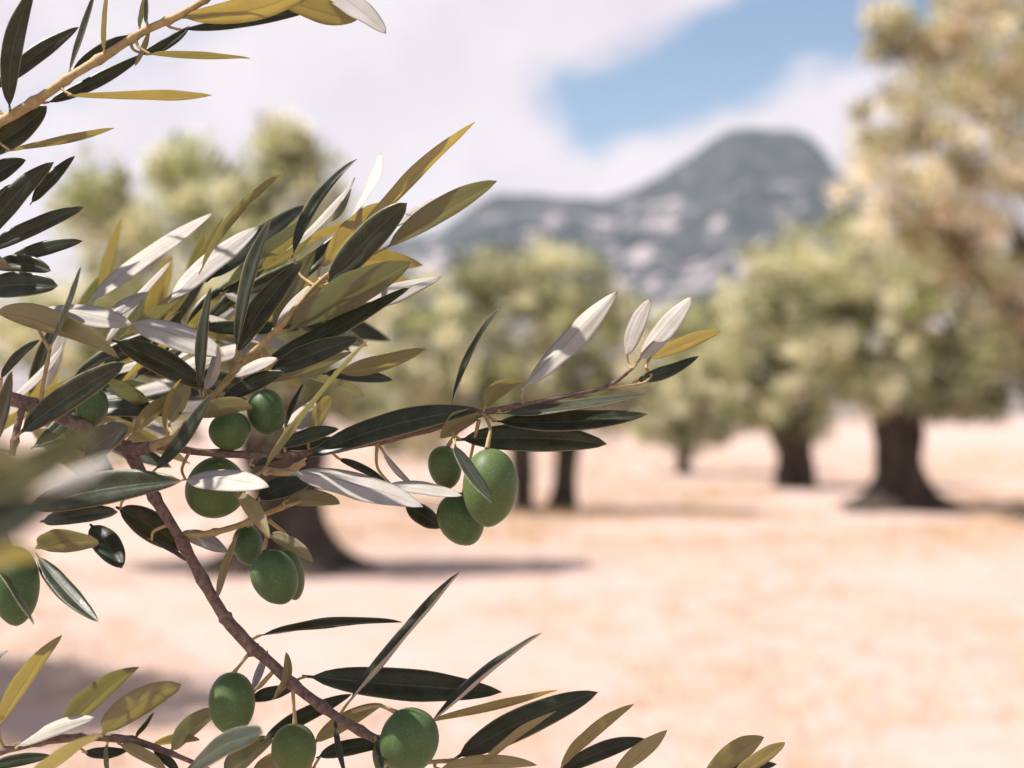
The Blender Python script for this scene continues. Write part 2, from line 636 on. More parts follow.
# ================================================================== branch across the top left corner
A = thing('olive_branch', 'tan olive shoot with slim dark leaves crossing the top left corner against pale cloud',
          'olive branch', P(0, 122, F0), GRP)
stem(A, [(-40, 141, 0, 12), (0, 122, 0, 11), (28, 106, 0, 12), (66, 80, 0, 10), (105, 56, 0, 10), (145, 31, 0, 9),
         (178, 16, -2, 9), (205, 0, -4, 7), (230, -18, -6, 6)], M_SHOOT)
for a in [
    (10, 112, 35, -14, 22, 'T', 9, -14), (-8, 92, 79, 27, 18, 'D', 3, 10), (68, 74, 96, -10, 6, 'T', -2, 4),
    (104, 55, 108, -14, 6, 'U', 0, -6), (139, 31, 151, -16, 6, 'U', 1, 5), (147, 27, 148, -12, 5, 'T', 0, -6),
    (70, 74, 134, 35, 13, 'D', 4, 14), (44, 104, 144, 54, 14, 'D', -3, 10), (139, 55, 190, 26, 12, 'T', -4, 8),
    (176, 30, 330, 4, 12, 'D', -3, 16), (178, 18, 318, -12, 26, 'U', -6, -6), (262, -14, 357, 20, 26, 'U', -4, 2),
    (318, -14, 386, 34, 22, 'W', 5, -6), (146, 54, 250, 58, 8, 'U', -1, -8), (68, 95, 212, 95, 9, 'U', -3, -10),
    (6, 151, 114, 128, 8, 'U', -3, -6), (-26, 156, 47, 106, 30, 'D', -4, 12), (150, 29, 135, 66, 6, 'U', 2, 2)]:
    leaf(A, *a)
for (x, y) in ((68, 76), (104, 55), (147, 28), (176, 18)):
    pass

# ================================================================== dark sprig at the left edge
Dg = thing('olive_branch', 'sprig of broad blunt blue-green leaves poking in at the left edge below the top shoot',
           'olive branch', P(-25, 320, F0), GRP)
stem(Dg, [(-52, 370, 4, 8), (-38, 320, 2, 7), (-26, 262, 0, 6), (-24, 215, 0, 5), (-30, 150, 0, 4)], M_SHOOT)
for a in [
    (-22, 190, 26, 160, 20, 'D', 4, 6), (-22, 248, 54, 162, 23, 'D', 7, -6), (30, 205, 75, 156, 13, 'D', 2, 8),
    (-18, 253, 84, 207, 18, 'Tb', 2, -2), (4, 262, 83, 241, 15, 'T', 3, 2), (-8, 268, 51, 271, 19, 'Db', 6, -6),
    (-26, 292, 58, 286, 27, 'Tb', 4, -8), (-28, 262, 9, 265, 20, 'Ub', 2, -12), (-22, 170, -2, 120, 16, 'D', 2, 0),
    (-20, 215, 22, 182, 12, 'D', 2, 12)]:
    leaf(Dg, *a)
rs = random.Random(5)
for k in range(22):                # added leaves outside the picture, put in to throw leaf shadows over the fork
    sx, sy = rs.uniform(-230, -70), rs.uniform(-130, 250)
    an = R(rs.uniform(10, 80))
    ll = rs.uniform(80, 120)
    dx_ = math.cos(an) * ll
    leaf(Dg, min(sx, -25 - dx_), sy, min(sx, -25 - dx_) + dx_, sy - math.sin(an) * ll, rs.uniform(12, 26), rs.choice('TDUW'), rs.uniform(-3, 6),
         rs.uniform(-45, 35), rs.uniform(-45, 35))

# ================================================================== main branch
B = thing('olive_branch', 'main olive branch with forked woody stem, green olives and many mixed silvery and dark leaves',
          'olive branch', P(0, 395, F0), GRP)
# woody fork
stem(B, [(-60, 385, 8, 18), (0, 396, 6, 17), (50, 412, 4, 16), (100, 436, 2, 16), (128, 449, 0, 17), (150, 447, 0, 14)], M_WOOD)
stem(B, [(128, 449, 0, 16), (150, 490, 0, 13), (178, 535, -1, 12), (213, 598, -2, 13), (228, 621, -2, 14), (252, 648, -2, 16),
         (262, 655, -2, 13), (300, 690, -2, 12), (345, 722, -3, 11), (386, 744, -3, 9)], M_WOOD)
stem(B, [(130, 449, 0, 12), (160, 446, 0, 10), (200, 452, 2, 9), (262, 455, 4, 9), (310, 453, 3, 8), (400, 437, 3, 7),
         (484, 413, 0, 8), (530, 404, -2, 6), (575, 394, -3, 5), (608, 386, -3, 5), (632, 369, -4, 3)], M_WOOD)
stem(B, [(150, 447, 0, 12), (172, 438, -1, 10), (195, 418, -2, 9), (212, 398, -3, 8), (240, 366, -3, 8), (262, 344, -4, 8), (285, 322, -4, 7),
         (315, 286, -5, 5), (345, 262, -5, 3)], M_SHOOT)
stem(B, [(605, 387, -3, 4), (640, 384, -4, 3), (652, 376, -4, 2)], M_SHOOT, seg=8)
stem(B, [(182, 535, 0, 7), (210, 533, 2, 7), (240, 525, 4, 7), (270, 512, 5, 6), (300, 501, 6, 4)], M_SHOOT, seg=8)
stem(B, [(24, 402, 4, 9), (18, 425, 0, 9), (12, 455, -4, 8)], M_WOOD, seg=8)
stem(B, [(40, 408, 4, 5), (44, 380, 2, 5), (50, 350, 0, 4)], M_SHOOT, seg=8)
stem(B, [(231, 621, -2, 3), (232, 632, -2, 3), (236, 636, -2, 1.5)], M_SHOOT, seg=6)
stem(B, [(265, 470, 2, 9), (285, 472, 0, 8), (304, 462, -2, 8)], M_SHOOT, seg=8)
BL = [
    # upper shoot, far and pale leaves
    (84, 306, 213, 213, 17, 'W', 3, 28), (168, 303, 259, 227, 22, 'W', 3, 22),
    (206, 282, 305, 205, 22, 'D', 2, 52), (199, 274, 287, 171, 11, 'U', 8, 4),
    (36, 309, 132, 325, 22, 'W', 3, -8), (128, 322, 224, 356, 27, 'W', 3, -12), (108, 322, 149, 292, 14, 'W', 4, 18),
    (199, 394, 211, 287, 12, 'T', 3, -26), (236, 354, 271, 219, 15, 'T', 6, -22),
    (203, 392, 218, 345, 13, 'W', -3, -16), (292, 258, 357, 159, 15, 'Tk', 9, 8), (330, 222, 351, 189, 9, 'U', -4, 18),
    (352, 220, 381, 153, 6, 'W', 1, 60), (350, 246, 475, 122, 14, 'U', 4, 2), (318, 270, 380, 203, 20, 'U', 3, 16),
    (326, 287, 407, 203, 30, 'Db', 3, -16), (384, 250, 497, 181, 25, 'U', 2, 6), (398, 226, 452, 195, 14, 'W', 1, 22),
    (286, 332, 411, 262, 36, 'U', 2, -10), (350, 312, 441, 277, 20, 'W', 2, 16), (258, 364, 412, 286, 19, 'T', -5, -8),
    (266, 374, 359, 338, 24, 'D', 2, -10), (258, 384, 352, 352, 14, 'U', -1, 0), (334, 372, 425, 349, 18, 'U', -3, 10),
    (322, 374, 393, 380, 15, 'T', 2, 16), (306, 376, 364, 396, 12, 'U', 3, 20), (261, 472, 368, 339, 7, 'U', 1, -34),
    (284, 432, 304, 383, 6, 'T', 1, 4), (308, 436, 333, 397, 17, 'U', 2, 16), (283, 442, 314, 400, 22, 'W', 0, 26),
    (278, 448, 339, 429, 15, 'T', 3, 2), (302, 460, 482, 410, 27, 'T', 9, -8), (250, 468, 335, 437, 12, 'D', 2, 4),
    (235, 357, 303, 262, 27, 'D', 6, -4), (272, 332, 316, 250, 18, 'U', 3, 6), (274, 331, 313, 284, 12, 'W', 1, -6),
    (198, 419, 252, 406, 20, 'Ub', 5, -12), (232, 377, 278, 359, 12, 'W', 2, -14), (220, 400, 284, 372, 17, 'D', 2, -10),
    (50, 347, 81, 267, 7, 'T', -3, -26), (-10, 312, 119, 358, 27, 'U', 9, -18),
    # lower left of the fork
    (19, 434, 125, 363, 28, 'Db', 3, -26), (112, 340, 206, 388, 27, 'D', 3, 4), (104, 378, 150, 411, 15, 'U', 3, 14),
    (0, 380, 40, 340, 11, 'D', 4, -6), (-8, 446, 12, 371, 16, 'T', -2, -30), (132, 434, 180, 396, 17, 'U', 3, 12),
    (168, 422, 191, 387, 20, 'Ub', 2, 14), (166, 433, 181, 379, 6, 'U', 5, -14), (153, 472, 212, 393, 15, 'T', -3, -20),
    (84, 457, 129, 426, 30, 'Db', 3, -22), (22, 510, 182, 481, 35, 'D', 6, -30), (182, 480, 269, 487, 23, 'W', 4, -24),
    (40, 522, 118, 512, 20, 'Tb', 2, -22), (36, 548, 98, 540, 24, 'Ub', 3, -24), (90, 524, 122, 568, 28, 'D', 2, -8),
    (36, 553, 99, 622, 21, 'T', -4, -22), (-8, 556, 34, 624, 8, 'T', -2, -42), (116, 507, 186, 550, 30, 'D', 2, 8),
    (178, 533, 228, 552, 16, 'W', 3, 6), (148, 538, 188, 562, 6, 'T', 1, 10), (217, 601, 238, 534, 9, 'U', 2, -6),
    (288, 472, 423, 507, 29, 'W', 5, -14), (386, 484, 462, 496, 15, 'W', 3, -18), (336, 458, 388, 484, 9, 'T', 2, 8),
    (382, 450, 415, 487, 8, 'W', -1, 4), (404, 502, 444, 526, 20, 'D', -2, 12), (234, 494, 270, 538, 17, 'U', 4, -26),
    (268, 536, 313, 561, 15, 'Ub', 3, -20), (284, 500, 340, 504, 18, 'U', 2, 10), (256, 500, 312, 482, 24, 'D', 4, 16),
    # right tip
    (451, 408, 501, 307, 7, 'T', 5, -6), (522, 390, 618, 291, 26, 'W', 1, -6), (484, 409, 523, 381, 17, 'U', 7, -4),
    (626, 358, 651, 299, 18, 'W', 3, -4), (638, 362, 692, 297, 21, 'W', 1, -8), (646, 360, 721, 331, 14, 'U', 2, 4),
    (634, 381, 699, 356, 14, 'Tt', -3, -8), (498, 414, 652, 393, 12, 'T', -2, -12), (492, 421, 648, 414, 23, 'T', -4, -4),
    (456, 440, 607, 444, 31, 'D', 4, 6), (482, 414, 440, 438, 22, 'U', -3, -4), (454, 443, 491, 502, 14, 'T', -2, -34)]
for a in BL:
    leaf(B, *a)

# olives of the main branch
olive(B, 490, 487, 55, 77, -4, -12, [(484, 414, 0), (490, 428, -8), (487, 449, -12)], 'large green olive in front of a cluster of three')
olive(B, 461, 519, 46, 54, 25, 4, [(479, 420, 0), (470, 460, 6), (464, 494, 4)])
olive(B, 445, 467, 33, 43, 12, 10, [(476, 416, 2), (458, 432, 8), (448, 446, 10)])
olive(B, 275, 577, 46, 56, 22, -10, [(262, 520, 2), (266, 536, -6), (264, 550, -10)])
olive(B, 291, 574, 26, 52, 10, 12, [(268, 520, 4), (286, 535, 10), (290, 550, 12)])
olive(B, 216, 488, 62, 58, 60, 8, [(262, 512, 4), (256, 508, 8), (246, 502, 8)])
olive(B, 248, 545, 30, 40, 10, 20, [(248, 522, 6), (248, 524, 14), (248, 528, 20)])
olive(B, 266, 412, 37, 46, 5, 10, [(258, 352, 0), (264, 372, 8), (265, 390, 10)], 'olive with a bright sunlit stripe under the upper shoot')
olive(B, 230, 431, 42, 38, 20, 2, [(216, 396, -2), (222, 404, 0), (228, 414, 2)])
olive(B, 92, 406, 32, 40, 5, 6, [(80, 424, 4), (84, 395, 8), (90, 388, 6)])
olive(B, 232, 703, 46, 61, 2, -6, [(252, 650, -2), (240, 665, -4), (233, 674, -6)])
olive(B, 294, 750, 45, 52, 2, -4, [(292, 684, -2), (294, 705, -4), (295, 725, -4)])
olive(B, 409, 741, 58, 66, -18, -14, [(352, 712, -3), (378, 706, -8), (396, 712, -14)], 'largest of the low olives at the bottom edge, with a pale sunlit spot')
olive(B, 388, 758, 30, 50, 10, 10, [(374, 738, -2), (380, 736, 6), (386, 736, 10)])

# ================================================================== leafy sprays along the bottom
Lw = thing('olive_branch', 'low olive spray of long slim dark leaves running along the bottom edge in the middle',
           'olive branch', P(420, 790, F0), GRP)
stem(Lw, [(180, 800, 10, 6), (240, 792, 8, 6), (300, 784, 6, 6), (370, 776, 2, 6), (450, 772, 0, 5), (520, 778, 0, 5), (580, 785, 0, 4),
          (680, 792, 0, 4), (740, 786, 0, 3)], M_SHOOT)
stem(Lw, [(375, 776, 2, 5), (392, 762, -2, 5), (426, 762, -2, 5), (452, 761, 0, 5), (470, 764, 0, 3)], M_SHOOT, seg=8)
for a in [
    (453, 760, 598, 692, 31, 'D', 5, 6), (479, 768, 556, 711, 9, 'U', 3, -14), (558, 772, 634, 704, 13, 'U', 6, -4),
    (556, 775, 646, 739, 19, 'D', 5, 8), (612, 776, 667, 730, 17, 'U', -1, -8), (436, 770, 537, 765, 15, 'U', 4, -10),
    (703, 782, 764, 737, 23, 'U', 3, -4), (732, 778, 785, 742, 15, 'U', 0, -10), (700, 778, 777, 764, 14, 'D', 2, 8),
    (175, 784, 263, 733, 20, 'Tb', 9, -62), (222, 775, 274, 740, 26, 'U', 2, 12), (170, 752, 219, 711, 22, 'U', 4, 12),
    (250, 775, 300, 752, 18, 'U', 3, 14), (316, 758, 387, 744, 17, 'T', 4, 12), (312, 744, 383, 704, 18, 'U', 2, 8)]:
    leaf(Lw, *a)
for a in [
    (256, 636, 402, 622, 11, 'T', 3, -6), (345, 706, 459, 572, 9, 'T', -2, -8), (302, 676, 502, 692, 35, 'D', -1, 4),
    (428, 724, 541, 633, 8, 'T', 1, -20), (424, 722, 557, 690, 9, 'U', -3, -6), (272, 700, 286, 652, 10, 'U', -9, -10),
    (248, 702, 294, 689, 15, 'D', 2, 8), (260, 742, 352, 694, 16, 'T', 3, 10), (252, 692, 268, 650, 9, 'W', 1, 10),
    (335, 716, 346, 776, 7, 'D', -2, -8), (375, 738, 384, 774, 8, 'T', 2, -20)]:
    leaf(B, *a)

Cs = thing('olive_branch', 'small olive sprig with oval tan-green leaves standing up along the bottom left corner',
           'olive branch', P(-5, 752, F0), GRP)
stem(Cs, [(-50, 762, 0, 9), (0, 751, 0, 9), (48, 740, 0, 10), (98, 737, 0, 10), (138, 742, 0, 9), (178, 756, 0, 6), (215, 772, 2, 4)], M_WOOD)
for a in [
    (-2, 728, 62, 635, 19, 'U', 5, -6), (58, 738, 139, 667, 24, 'U', 6, 6), (102, 735, 181, 684, 28, 'Ub', 7, -6),
    (16, 748, 95, 718, 16, 'W', 6, -12), (134, 738, 154, 712, 6, 'T', -2, 4), (47, 744, 57, 726, 5, 'U', 0, -2),
    (34, 782, 98, 734, 15, 'U', 2, -60), (82, 752, 128, 750, 12, 'D', -2, 10), (118, 744, 168, 772, 14, 'U', 2, -4),
    (152, 748, 180, 774, 11, 'D', 1, 6), (107, 742, 109, 778, 6, 'U', 0, -6), (-16, 768, 52, 756, 13, 'D', 2, 8),
    (-14, 676, 8, 650, 5, 'T', 1, 0), (150, 746, 200, 740, 10, 'U', 3, 8)]:
    leaf(Cs, *a)

Nr = thing('olive_branch', 'out-of-focus olive leaves very close to the lens at the left edge, yellow green and white',
           'olive branch', P(-60, 500, 0.33), GRP)
v, f = tube_geo([P(-190, 580, 0.28), P(-130, 550, 0.27), P(-80, 525, 0.26), P(-58, 490, 0.25)], [0.0016, 0.0015, 0.0012, 0.0008], 8)
link('stem', mesh_np('stem', v, f, M_SHOOT), Nr)
for a in [
    (-60, 515, 102, 428, 40, 'Ty', -2, -318, -300), (36, 492, 116, 456, 19, 'W', -2, -300, -280),
    (-90, 440, 36, 470, 50, 'U', 1, -350, -345), (-80, 556, 58, 500, 58, 'D', 2, -345, -335),
    (-60, 560, 46, 556, 26, 'U', 2, -310, -290)]:
    leaf(Nr, *a)
olive(Dg, 15, 585, 48, 78, 4, -16, [(-30, 500, 4), (-4, 515, -8), (10, 548, -16)], 'olive at the left edge with a slim leaf across it')

Fb = thing('olive_branch', 'blurred golden olive shoot behind the main branch, seen between the upright leaves',
           'olive branch', P(20, 420, 0.72), GRP)
v, f = tube_geo([P(-90, 420, 0.70), P(20, 415, 0.70), P(120, 372, 0.71), P(190, 330, 0.72), P(262, 292, 0.73), P(300, 262, 0.73)],
                [0.003, 0.0028, 0.0022, 0.0018, 0.0014, 0.001], 8)
link('stem', mesh_np('stem', v, f, M_SHOOT), Fb)
for a in [
    (100, 300, 122, 218, 12, 'U'), (70, 330, 110, 272, 14, 'U'), (118, 350, 152, 282, 22, 'U'), (150, 340, 172, 256, 20, 'U'),
    (170, 330, 212, 262, 18, 'T'), (185, 330, 205, 232, 16, 'U'), (210, 318, 262, 290, 20, 'W'), (222, 312, 300, 240, 20, 'U'),
    (150, 358, 240, 330, 24, 'D'), (190, 332, 262, 316, 20, 'D'), (100, 372, 160, 350, 22, 'U'), (90, 396, 160, 402, 26, 'U'),
    (110, 380, 178, 420, 24, 'U'), (60, 404, 140, 440, 26, 'U'), (250, 296, 330, 300, 24, 'D'), (262, 292, 312, 218, 16, 'U'),
    (130, 368, 200, 372, 22, 'T'), (230, 306, 300, 330, 24, 'D'), (200, 322, 250, 352, 22, 'D'), (20, 414, 60, 372, 22, 'U')]:
    z = random.uniform(125, 160)
    leaf(Fb, *a, 2, z, z + random.uniform(-25, 25))
rs = random.Random(77)
for k in range(44):
    t = rs.random()
    sx, sy = 20 + 290 * t, 420 - 150 * t + rs.uniform(-18, 30)
    an = R(rs.choice([rs.uniform(5, 75), rs.uniform(-30, 20), rs.uniform(-50, 0)]))
    ll = rs.uniform(70, 125)
    z = rs.uniform(70, 150)
    leaf(Fb, sx, sy, sx + math.cos(an) * ll, sy - math.sin(an) * ll * 0.9, rs.uniform(10, 24), rs.choice('UUDDDTW'), rs.uniform(-4, 5),
         z, z + rs.uniform(-25, 25))

rs = random.Random(31)
for k in range(30):
    t = rs.random()
    sx, sy = -10 + 300 * t, 440 - 170 * t + rs.uniform(-35, 35)
    an = R(rs.choice([rs.uniform(25, 80), rs.uniform(5, 50), rs.uniform(-35, 15)]))
    ll = rs.uniform(75, 130)
    z = rs.uniform(26, 62)
    leaf(Fb, sx, sy, sx + math.cos(an) * ll, sy - math.sin(an) * ll * 0.9, rs.uniform(7, 20), rs.choice('UUDTTW'), rs.uniform(-5, 7),
         z, z + rs.uniform(-20, 20))

# ================================================================== background olive trees
def crown_mesh(name, blobs, density, leaf_len, tints, seed):
    """many small leaf-shaped faces gathered in tufts through the volume of several ellipsoids.
    blobs: (centre, rx, ry, rz)"""
    g = np.random.default_rng(seed)
    C, D, K = [], [], []
    for (c, rx, ry, rz) in blobs:
        vol = rx * ry * rz
        ntuft = int(36 * (vol ** 0.6) + 12)
        d = g.normal(size=(ntuft, 3))
        d /= np.linalg.norm(d, axis=1)[:, None]
        rad = g.uniform(0.12, 1.15, ntuft) ** 0.42
        tuft = np.array(c) + d * rad[:, None] * np.array([rx, ry, rz])
        tr = g.uniform(0.12, 0.40, ntuft)
        per = (density * 1.9 * g.uniform(0.5, 1.6, ntuft) * (tr / 0.23) ** 1.6).astype(int) + 4
        idx = np.repeat(np.arange(ntuft), per)
        off = g.normal(size=(len(idx), 3))
        off *= (g.uniform(0, 1, len(idx)) ** 0.5 / np.linalg.norm(off, axis=1))[:, None] * 1.05
        C.append(tuft[idx] + off * tr[idx][:, None] * np.array([1, 1, 0.85]))
        D.append(d[idx] * 0.5 + off * 0.9 + np.array([0, 0, 0.3]))
        K.append(g.uniform(0, 1, ntuft)[idx])
    K = np.concatenate(K)
    C = np.concatenate(C)
    D = np.concatenate(D)
    n = len(C)
    D += g.normal(size=(n, 3)) * 0.6
    D /= np.linalg.norm(D, axis=1)[:, None]
    S = np.cross(D, g.normal(size=(n, 3)))
    S /= np.linalg.norm(S, axis=1)[:, None]
    ll = leaf_len * g.uniform(0.7, 1.35, n)[:, None]
    w = ll * 0.16
    V = np.empty((n, 4, 3))
    V[:, 0] = C - D * ll / 2
    V[:, 1] = C + S * w
    V[:, 2] = C + D * ll / 2
    V[:, 3] = C - S * w
    me = bpy.data.meshes.new(name)
    me.vertices.add(n * 4)
    me.vertices.foreach_set('co', V.reshape(-1).astype(np.float32))
    me.loops.add(n * 4)
    me.loops.foreach_set('vertex_index', np.arange(n * 4, dtype=np.int32))
    me.polygons.add(n)
    me.polygons.foreach_set('loop_start', np.arange(0, n * 4, 4, dtype=np.int32))
    me.polygons.foreach_set('loop_total', np.full(n, 4, dtype=np.int32))
    me.update()
    ca = me.color_attributes.new('tint', 'FLOAT_COLOR', 'POINT')
    tn = np.array(tints)
    # each tuft leans towards one tint: leaf colour plus painted glints, lit and dark clumps
    cum = np.cumsum(tn[:, 3] / tn[:, 3].sum())
    val = np.where(g.uniform(0, 1, n) < 0.72, K, g.uniform(0, 1, n))
    pick = np.minimum(np.searchsorted(cum, val), len(tn) - 1)
    col = np.ones((n, 4, 4), dtype=np.float32)
    col[:, :, :3] = (tn[pick, :3] * g.uniform(0.85, 1.4, (n, 1)))[:, None, :]
    ca.data.foreach_set('color', col.reshape(-1))
    me.materials.append(M_CROWN)
    return me


TINT = [(0.055, 0.056, 0.022, 2.4), (0.19, 0.185, 0.070, 4.5), (0.34, 0.32, 0.150, 4), (0.62, 0.56, 0.43, 3)]
TINT_PALE = [(0.07, 0.075, 0.032, 2.2), (0.24, 0.25, 0.115, 4), (0.40, 0.395, 0.235, 4), (0.70, 0.645, 0.54, 4.6)]
TINT_BROWN = [(0.08, 0.07, 0.032, 1.6), (0.27, 0.25, 0.12, 4.5), (0.42, 0.28, 0.20, 1.5), (0.45, 0.40, 0.26, 4), (0.78, 0.68, 0.61, 6.5)]
TG = 'olive trees standing in the grove'


def trunk_geo(base, top, w, flare, seed, lean=0.0):
    """gnarled trunk: broad fluted foot with root spurs, waist, swelling head"""
    g = random.Random(seed)
    seg, rings = 40, 26
    h = (top - base).length
    verts, faces = [], []
    lob = g.randint(4, 6)
    ph = g.uniform(0, 6)
    for i in range(rings + 1):
        t = i / rings
        c = base.lerp(top, t) + Vector((math.sin(t * 3 + ph) * 0.05 * w, math.cos(t * 2.2 + ph) * 0.05 * w, 0))
        fl = 1 + flare * math.exp(-t * h / (0.19 * w + 0.04))
        r0 = w / 2 * (fl * 0.9 + 0.32 * t * t)
        for k in range(seg):
            a = 2 * math.pi * k / seg
            spur = 0.5 + 0.5 * math.cos(lob * a + ph + t * 1.6)
            r = r0 * (0.84 + 0.20 * spur * (1 + 1.1 * (fl - 1)))
            r *= 1 + 0.20 * mnoise.noise(Vector((math.cos(a) * 2.1 + seed, math.sin(a) * 2.1, t * h * 2.2)))
            verts.append((c.x + math.cos(a) * r, c.y + math.sin(a) * r, c.z - (0.06 if i == 0 else 0)))
    for i in range(rings):
        for k in range(seg):
            k2 = (k + 1) % seg
            faces.append((i * seg + k, i * seg + k2, (i + 1) * seg + k2, (i + 1) * seg + k))
    faces.append(tuple(rings * seg + k for k in range(seg)))
    return verts, faces


def olive_tree(label, base_px, trunks, blobs, tints, density, seed, leaf_len=0.11, depth=None, top=1.9):
    """trunks: (px offset, width px, flare); blobs: (px, py, rx px, ry px, depth offset m)"""
    b, d = G(*base_px)
    if depth:
        d = depth
    k = d / FPX
    t = thing('olive_tree', label, 'olive tree', (b.x, b.y, 0), TG)
    wb = []
    for (px, py, rx, ry, dz) in blobs:
        c = P(px, py, d + dz)
        wb.append(((c.x, c.y, c.z), rx * k, (rx * k + ry * k) * 0.5, ry * k))
    for i, (ox, tw, fl) in enumerate(trunks):
        bb = Vector((b.x + ox * k, b.y + i * 0.25, 0))
        tp = Vector((bb.x + 0.12 * (i * 2 - 1), bb.y, top))
        tr = trunk_geo(bb, tp, tw * k, fl, seed + i)
        link('trunk', mesh_np('trunk', tr[0], tr[1], M_TRUNK), t)
        # limbs fork from the head of the trunk into the crown
        near = sorted(wb, key=lambda q: (Vector(q[0]) - tp).length)
        for j, q in enumerate(near[i::len(trunks)][:6]):
            c = Vector(q[0])
            m = tp.lerp(c, 0.5) + Vector((random.uniform(-.25, .25), random.uniform(-.25, .25), -0.12))
            r0 = tw * k * 0.22
            s0 = tp - Vector((0, 0, 0.25))
            geo = tube_geo([s0, tp.lerp(m, 0.35), m, c], [r0, r0 * 0.85, r0 * 0.55, r0 * 0.2], 9, 0.3, seed + j)
            tw_ = [geo]
            for _ in range(5):
                e = c + Vector((random.uniform(-1, 1) * q[1], random.uniform(-1, 1) * q[2], random.uniform(-.4, 1) * q[3])) * 0.8
                tw_.append(tube_geo([m.lerp(c, 0.4), m.lerp(e, 0.5), e], [r0 * 0.3, r0 * 0.2, r0 * 0.06], 6, 0.2, seed + j))
            v, f = merge(*tw_)
            link('limb', mesh_np('limb', v, f, M_TRUNK), t)
    link('crown', crown_mesh('crown', wb, density, leaf_len, tints, seed), t)
    return t


olive_tree('big olive tree with the widest flared dark trunk, right of centre', (905, 508), [(0, 52, 1.9)],
           [(895, 345, 105, 75, -0.4), (975, 305, 100, 90, 0.2), (845, 330, 80, 75, 0.2), (985, 375, 90, 42, -0.3),
            (890, 255, 80, 60, 0.2), (815, 280, 60, 55, 0.4), (1020, 345, 70, 60, -0.6), (920, 392, 75, 30, -0.6), (790, 300, 45, 55, 0.3)], TINT_PALE, 46, 3)
olive_tree('olive tree with a plain upright dark trunk just left of the widest trunk', (795, 487), [(0, 40, 0.18)],
           [(785, 345, 70, 70, 0), (770, 395, 55, 38, -0.4), (815, 300, 50, 50, 0), (735, 355, 45, 60, 0.2), (800, 420, 50, 20, 0.2), (760, 290, 45, 45, 0.3)],
           TINT_PALE, 46, 4)
olive_tree('tall brownish olive tree filling the upper right, its trunk cut by the right edge', (1088, 520), [(0, 66, 1.6)],
           [(965, 140, 80, 75, -0.5), (1005, 50, 95, 75, 0), (915, 200, 75, 50, -0.4), (1010, 225, 85, 70, -0.6), (1050, 300, 70, 60, -0.4),
            (1090, 130, 120, 110, 0.3), (887, 36, 26, 24, -0.2), (895, 125, 42, 35, 0), (940, 30, 40, 45, 0), (1100, 350, 100, 50, 0.2),
            (1150, 240, 90, 100, 0.6), (1080, 10, 110, 60, 0.2)], TINT_BROWN, 34, 5, top=2.3)
olive_tree('twin-trunked olive tree behind the dangling cluster of three olives', (545, 510), [(-20, 24, 0.2), (18, 27, 0.45)],
           [(520, 330, 85, 55, 0), (455, 350, 65, 65, 0), (595, 345, 58, 62, -0.2), (385, 350, 65, 85, 0.4), (550, 280, 55, 32, 0),
            (500, 395, 90, 40, -0.3), (590, 400, 50, 30, 0), (410, 420, 50, 40, 0.4), (490, 275, 35, 25, 0.2)], TINT_PALE, 46, 6)
olive_tree('nearest olive tree with a broad rooted trunk, half hidden behind the foreground branches', (287, 568), [(0, 78, 1.35)],
           [(140, 235, 52, 52, 0), (215, 205, 60, 34, 0), (285, 205, 55, 42, 0.2), (312, 285, 68, 75, 0), (230, 300, 95, 80, -0.2),
            (120, 320, 62, 62, 0.2), (300, 385, 70, 55, 0), (220, 400, 100, 55, 0), (100, 200, 26, 34, 0),
            (110, 400, 60, 50, 0.2), (55, 345, 62, 55, 0.2), (290, 150, 24, 24, 0), (180, 172, 26, 22, 0.3)], TINT_PALE, 34, 7)
olive_tree('small distant olive tree with a thin trunk between the twin trunks and the upright trunk', (684, 474), [(0, 15, 0.3)],
           [(682, 395, 36, 45, 0), (660, 420, 30, 26, 0), (705, 400, 28, 40, 0.3), (690, 435, 38, 16, 0), (650, 385, 24, 30, 0.4), (715, 352, 46, 52, 0.6), (690, 325, 34, 30, 0.9), (670, 350, 30, 30, 0.8)], TINT_PALE, 60, 8)
olive_tree('olive tree outside the left edge whose crown shades the soil at lower left', (-520, 707), [(0, 70, 0.5)],
           [(-450, -40, 200, 130, 0.0), (-600, -60, 200, 150, 0.6), (-520, -120, 200, 110, -0.3)], TINT, 40, 9, top=2.6)


# ================================================================== setting
def grid_mesh(name, xs, ys, zf, m):
    V = [(x, y, zf(x, y)) for y in ys for x in xs]
    nx = len(xs)
    F = [(j * nx + i, j * nx + i + 1, (j + 1) * nx + i + 1, (j + 1) * nx + i) for j in range(len(ys) - 1) for i in range(nx - 1)]
    return mesh_np(name, V, F, m)


def sgn_pow(n, far, p=3.0):
    return [math.copysign(abs(t) ** p * far, t) for t in np.linspace(-1, 1, n)]


def ground_z(x, y):
    r = math.hypot(x, y)
    k = min(1, r / 6) * (1 if r < 200 else 0)
    return 0.035 * k * (mnoise.noise(Vector((x * 0.35, y * 0.35, 0))) + 0.5 * mnoise.noise(Vector((x, y, 3)))) - 0.015


go = link('ground', grid_mesh('ground', sgn_pow(161, 3500), sgn_pow(161, 3500), ground_z, M_SOIL))
go['kind'] = 'structure'
go['label'] = 'pale pinkish dry soil of the olive grove'

